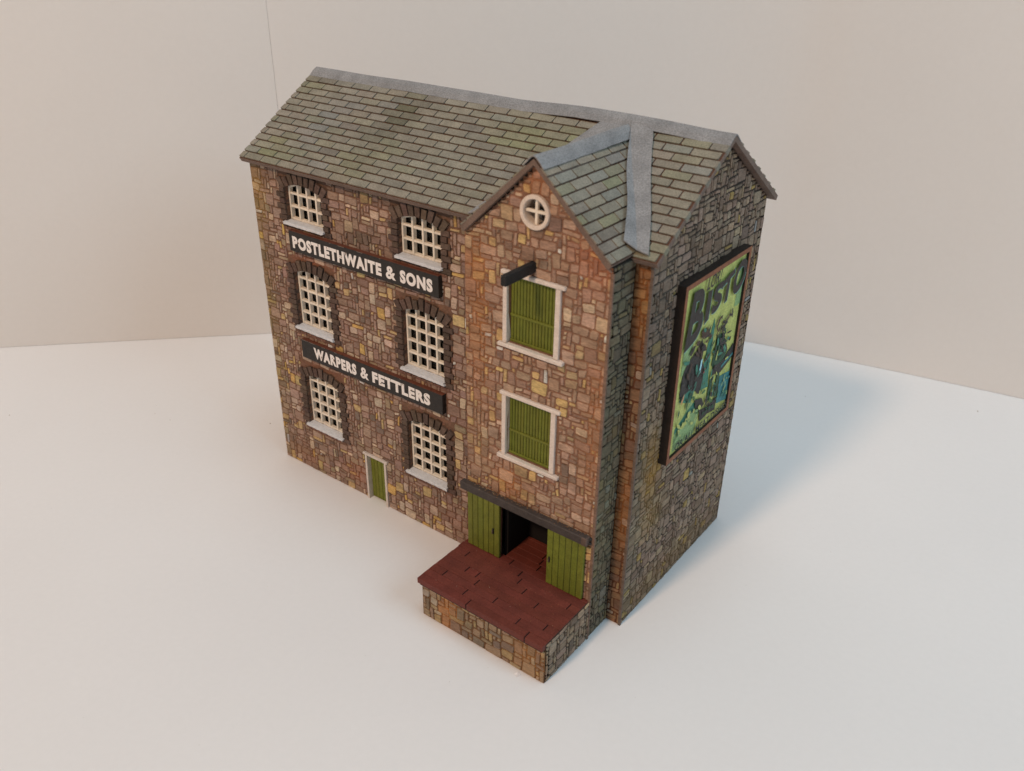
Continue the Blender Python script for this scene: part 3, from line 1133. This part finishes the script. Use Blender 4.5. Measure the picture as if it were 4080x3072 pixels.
def flashing(A, B, C, seed, name='valley_flashing'):
    """lead strip lying in a valley: A on the bay slope, B along the fold, C on the main slope (top point, bottom point)"""
    rng = random.Random(seed)
    n = 18
    g = MB()
    vs = []
    for i in range(n + 1):
        tt = i / n
        row = []
        for (p, q), am in ((A, 0.003), (B, 0.001), (C, 0.0018)):
            a = [p[k] + (q[k] - p[k]) * tt for k in range(3)]
            w = am * math.sin(tt * 8 + seed) + rng.uniform(-0.0004, 0.0004)
            row.append((a[0] + w * 0.6, a[1] + w * 0.5, a[2] + 0.4 * w))
        a, b2, c = [Vector(x) for x in row]
        pts = [a, (a + b2) / 2 + Vector((0, 0, 0.0012)), b2 + Vector((0, 0, 0.002)), (b2 + c) / 2 + Vector((0, 0, 0.0010)), c]
        vs += [tuple(p) for p in pts] + [tuple(p - Vector((0, 0, 0.0022))) for p in pts]
    fs = []
    for i in range(n):
        a, b2 = i * 10, (i + 1) * 10
        for j in range(4):
            fs.append((a + j, a + j + 1, b2 + j + 1, b2 + j))
            fs.append((a + 5 + j, b2 + 5 + j, b2 + 6 + j, a + 6 + j))
        fs.append((a, b2, b2 + 5, a + 5))
        fs.append((a + 4, a + 9, b2 + 9, b2 + 4))
    for a in (0, n * 10):
        for j in range(4):
            fs.append((a + j, a + 5 + j, a + 6 + j, a + 1 + j))
    g.add(vs, fs, LEADC)
    return link(name, g, M_LEAD, broof)


def up_(p, n):                      # lift a point of the bay slope (right side) off its slates
    return (p[0] + n * sb_, p[1], p[2] + n * cb)


def um_(p, n):
    return (p[0], p[1] - n * sm, p[2] + n * cm)


def bayz(x):
    return ZBR - SB * abs(x - XC)


def mainz(y):
    return HR - SL * abs(y - YR)


# right valley
flashing((up_((1.067, 0.248, bayz(1.067)), 0.009), up_((1.2310, -0.031, bayz(1.2310)), 0.010)),
         ((XC + 0.003, 0.2660, 1.1955), (1.2620, -0.0180, 1.0160)),
         (um_((1.127, 0.2620, mainz(0.262)), 0.0075), um_((1.2900, -0.0140, mainz(-0.014)), 0.0085)), 2)
# left valley
lp = lambda p, n: (p[0] - n * sb_, p[1], p[2] + n * cb)
flashing((lp((1.053, 0.248, bayz(1.053)), 0.007), lp((0.8825, -0.030, bayz(0.8825)), 0.007)),
         ((XC - 0.003, 0.2660, 1.1945), (0.8585, -0.0140, 1.0150)),
         (um_((0.990, 0.2640, mainz(0.264)), 0.0070), um_((0.8200, -0.0200, mainz(-0.020)), 0.0070)), 4)

# ---------------------------------------------------------------- framed poster on the gable
FY0, FY1, FZ0, FZ1 = 0.1180, 0.4660, 0.4400, 0.9060
FD, PE = 0.0235, 0.0172
wd = 0.0125
g = MB()
FO = alb(138, 86, 60, k=1.0)
FDK = (0.026, 0.017, 0.013)
for (a, b2, c, d) in ((FY0, FY0 + wd, FZ0, FZ1), (FY1 - wd, FY1, FZ0, FZ1), (FY0 + wd, FY1 - wd, FZ1 - wd, FZ1), (FY0 + wd, FY1 - wd, FZ0, FZ0 + wd)):
    g.prism([(a, c), (b2, c), (b2, d), (a, d)], PG, 0.0005, FD, FDK)
    g.prism([(a + .0004, c + .0004), (b2 - .0004, c + .0004), (b2 - .0004, d - .0004), (a + .0004, d - .0004)], PG, FD - 0.0004, FD + 0.0008, FO)
g.prism([(FY0 + wd, FZ0 + wd), (FY1 - wd, FZ0 + wd), (FY1 - wd, FZ1 - wd), (FY0 + wd, FZ1 - wd)], PG, 0.0005, PE - 0.0012, FDK)
frame = link('billboard', g, M_FRAME, root, label='dark wooden frame with brown front edge around a poster')

p = MB()
YEL = alb(166, 172, 98, k=1.3)
TEAL = alb(58, 116, 98, k=1.2)
BLK = alb(48, 46, 44, k=1.2)
DGR = alb(40, 74, 54, k=1.2)
BLU = alb(58, 118, 122, k=1.15)
PGR = alb(124, 152, 104, k=1.3)
y0, y1, z0, z1 = FY0 + wd - 0.001, FY1 - wd + 0.001, FZ0 + wd - 0.001, FZ1 - wd + 0.001
p.prism([(y0, z0), (y1, z0), (y1, z1), (y0, z1)], PG, PE - 0.0012, PE, YEL)


def K_(y, z, e=0.012):
    """a point measured on a plane 0.012 off the wall, moved on to the print"""
    de = PE - e
    return (y + de * (-1.82), z + de * 0.98 * (1.627 - z) / 0.78)


LAY = [0]


def blob(pts, col, jag=0.0, seed=1, ks=True):
    LAY[0] += 1
    rng = random.Random(seed)
    q = [K_(*a) for a in pts] if ks else pts
    out = []
    for i in range(len(q)):
        a, c = q[i], q[(i + 1) % len(q)]
        k = max(1, int(math.hypot(a[0] - c[0], a[1] - c[1]) / 0.008)) if jag else 1
        for j in range(k):
            tt = j / k
            out.append((a[0] + (c[0] - a[0]) * tt + rng.uniform(-jag, jag), a[1] + (c[1] - a[1]) * tt + rng.uniform(-jag, jag)))
    out = [(min(max(u, y0 + 0.0005), y1 - 0.0005), min(max(v, z0 + 0.0005), z1 - 0.0005)) for u, v in out]
    p.sheet(out, PG, PE + 0.00022 * LAY[0], col)


# plain colour areas of the print: pale green washes, a teal column, dark masses, a blue panel
blob([(0.165, 0.45), (0.28, 0.452), (0.30, 0.52), (0.24, 0.56), (0.165, 0.50)], PGR, 0.001, 1)
blob([(0.165, 0.50), (0.30, 0.535), (0.27, 0.555), (0.165, 0.515)], TEAL, 0.001, 2)
blob([(0.43, 0.75), (0.469, 0.75), (0.469, 0.875), (0.44, 0.87)], PGR, 0.0015, 3)
blob([(0.165, 0.66), (0.20, 0.67), (0.215, 0.74), (0.165, 0.735)], PGR, 0.0015, 4)
blob([(0.317, 0.760), (0.299, 0.70), (0.284, 0.622), (0.27, 0.575), (0.33, 0.565), (0.322, 0.63), (0.325, 0.735)], TEAL, 0.001, 5)
blob([(0.399, 0.566), (0.462, 0.556), (0.464, 0.468), (0.399, 0.484)], BLU, 0.0008, 6)
blob([(0.170, 0.59), (0.235, 0.56), (0.255, 0.60), (0.20, 0.63)], TEAL, 0.001, 7)
blob([(0.262, 0.722), (0.240, 0.705), (0.205, 0.690), (0.182, 0.676), (0.168, 0.640), (0.168, 0.598), (0.230, 0.600), (0.280, 0.566),
      (0.292, 0.600), (0.290, 0.640), (0.272, 0.664), (0.278, 0.70)], BLK, 0.0022, 8)
blob([(0.345, 0.70), (0.372, 0.70), (0.400, 0.672), (0.424, 0.634), (0.410, 0.616), (0.352, 0.600), (0.336, 0.624), (0.342, 0.660)], DGR, 0.002, 9)
blob([(0.460, 0.640), (0.462, 0.600), (0.400, 0.578), (0.340, 0.592), (0.346, 0.614), (0.400, 0.612)], BLK, 0.0015, 10)
blob([(0.395, 0.590), (0.462, 0.604), (0.462, 0.612), (0.395, 0.598)], BLU, 0.0005, 11)
blob([(0.335, 0.590), (0.352, 0.588), (0.350, 0.520), (0.330, 0.520)], DGR, 0.0012, 12)
blob([(0.375, 0.585), (0.392, 0.580), (0.392, 0.512), (0.372, 0.515)], DGR, 0.0012, 13)
blob([(0.292, 0.513), (0.350, 0.500), (0.391, 0.512), (0.391, 0.470), (0.345, 0.478), (0.302, 0.476)], BLK, 0.0015, 14)
blob([(0.255, 0.560), (0.300, 0.545), (0.315, 0.520), (0.290, 0.512), (0.262, 0.535)], BLK, 0.0015, 15)
# colour flecks where the print shows warm and pale accents
blob([(0.264, 0.668), (0.273, 0.668), (0.268, 0.632), (0.258, 0.630)], alb(150, 196, 204), 0.0004, 16)
blob([(0.287, 0.632), (0.296, 0.634), (0.295, 0.622), (0.286, 0.621)], alb(150, 66, 66), 0.0004, 17)
blob([(0.372, 0.652), (0.402, 0.664), (0.403, 0.654), (0.374, 0.642)], alb(186, 134, 96), 0.0006, 18)
blob([(0.176, 0.592), (0.190, 0.606), (0.188, 0.590), (0.178, 0.578)], alb(190, 140, 96), 0.0006, 19)

# broken brushwork over the plain areas
rngp = random.Random(404)


def flecks(n, cy_, cz_, sy, sz, cols, size, seed):
    r2 = random.Random(seed)
    for _ in range(n):
        yy, zz = r2.gauss(cy_, sy), r2.gauss(cz_, sz)
        a = r2.uniform(0, 6.28)
        w, h = size * r2.uniform(0.4, 1.3), size * r2.uniform(0.15, 0.5)
        pts = []
        for k in range(7):
            t2 = k / 7 * 6.283
            q = r2.uniform(0.6, 1.2)
            u, v = w * q * math.cos(t2), h * q * math.sin(t2)
            pts.append((yy + u * math.cos(a) - v * math.sin(a), zz + u * math.sin(a) + v * math.cos(a)))
        pts = [(min(max(u, 0.165), 0.463), min(max(v, 0.452), 0.755)) for u, v in pts]
        p.sheet([K_(*q) for q in pts], PG, PE + 0.00022 * LAY[0] + 0.00002 * len(p.f) % 0.0008, r2.choice(cols))


LAY[0] += 1
GRN2 = alb(70, 104, 62, k=1.2)
DBR = alb(70, 52, 44, k=1.2)
flecks(18, 0.224, 0.645, 0.030, 0.036, (BLK, BLK, DBR, TEAL), 0.018, 1)
flecks(20, 0.262, 0.728, 0.017, 0.018, (BLK, DBR, DBR), 0.016, 2)
flecks(26, 0.375, 0.655, 0.026, 0.030, (DGR, TEAL, BLK), 0.017, 3)
flecks(18, 0.372, 0.722, 0.019, 0.016, (BLK, BLK, DBR), 0.016, 4)
flecks(18, 0.360, 0.560, 0.030, 0.030, (DGR, TEAL, YEL, BLK), 0.014, 5)
flecks(10, 0.210, 0.560, 0.030, 0.020, (TEAL, BLK, DGR), 0.013, 6)
flecks(30, 0.225, 0.510, 0.040, 0.025, (PGR, YEL, GRN2, YEL), 0.014, 7)
flecks(16, 0.435, 0.520, 0.014, 0.030, (BLU, TEAL, PGR), 0.010, 8)
flecks(14, 0.305, 0.660, 0.010, 0.050, (TEAL, GRN2), 0.012, 9)
flecks(12, 0.340, 0.500, 0.025, 0.012, (BLK, DGR), 0.012, 10)
LAY[0] += 4
BLUEH = alb(120, 170, 160, k=1.2)
TXT = alb(52, 46, 44, k=1.15)
TB = PE + 0.00022 * (LAY[0] + 2)


def glyph(body, bl_, br_, tr_, tl_, off=0.045, col=TXT, halo=True):
    def fn(n, du=0.0, dv=0.0):
        def f(u, v):
            a = [bl_[k] * (1 - u) * (1 - v) + br_[k] * u * (1 - v) + tr_[k] * u * v + tl_[k] * (1 - u) * v for k in (0, 1)]
            y, z = K_(*a)
            return PG(min(max(y + du, y0), y1), min(max(z + dv, z0), z1), n)
        return f
    if halo:
        put_text(p, body, fn(TB, 0.0022, -0.002), BLUEH, offset=off)
    put_text(p, body, fn(TB + 0.0004), col, offset=off)


glyph('B', (0.154, 0.728), (0.236, 0.748), (0.240, 0.873), (0.174, 0.874), 0.035)
glyph('I', (0.245, 0.768), (0.268, 0.776), (0.272, 0.852), (0.250, 0.851), 0.0)
glyph('S', (0.279, 0.776), (0.330, 0.790), (0.334, 0.858), (0.283, 0.852), 0.045)
glyph('T', (0.326, 0.784), (0.386, 0.796), (0.392, 0.869), (0.332, 0.852), 0.04)
glyph('O', (0.384, 0.788), (0.456, 0.798), (0.468, 0.880), (0.398, 0.876), 0.045)
glyph('LOR!', (0.238, 0.856), (0.308, 0.858), (0.316, 0.892), (0.244, 0.888), 0.02, halo=False)
glyph('OR ALL MEAT DISHES', (0.1665, 0.4535), (0.4630, 0.4480), (0.4600, 0.4690), (0.1660, 0.4745), 0.02, col=alb(30, 40, 38), halo=False)
link('poster', p, M_PRINT, frame, fix=False, label='yellow green printed poster with dark lettering and teal patches')

# ---------------------------------------------------------------- dust on the table
cr = MB()
rng = random.Random(123)
spots = [(1.117, -0.323, 1.0), (1.072, -0.414, 1.0), (0.920, -0.316, 0.8), (0.995, -0.369, 0.7), (1.229, 1.481, 2.0), (1.779, 1.772, 3.0),
         (-0.979, -0.447, 2.6), (-0.584, -0.119, 1.6), (-0.204, 0.093, 2.6), (-0.503, -0.111, 1.6), (1.447, -0.183, 0.7), (1.627, 0.628, 1.1)]
for x, y, s in spots:
    crumb(cr, x, y, 0.0008, 0.0014 * s, alb(168, 156, 146))
for _ in range(70):
    crumb(cr, rng.uniform(-0.9, 2.0), rng.uniform(-1.1, 1.2), 0.0005, rng.uniform(0.0005, 0.0011), rng.choice((alb(160, 148, 138), alb(140, 128, 120), alb(186, 178, 170))))
# a paper flake
cr.prism([(1.178, -0.300), (1.190, -0.303), (1.194, -0.292), (1.183, -0.288)], lambda u, v, n: (u, v, n), 0.0005, 0.0016, alb(214, 208, 206))
o = link('dust', cr, M_CRUMB)
o['kind'] = 'stuff'
o['label'] = 'specks of dust lying on the white table'
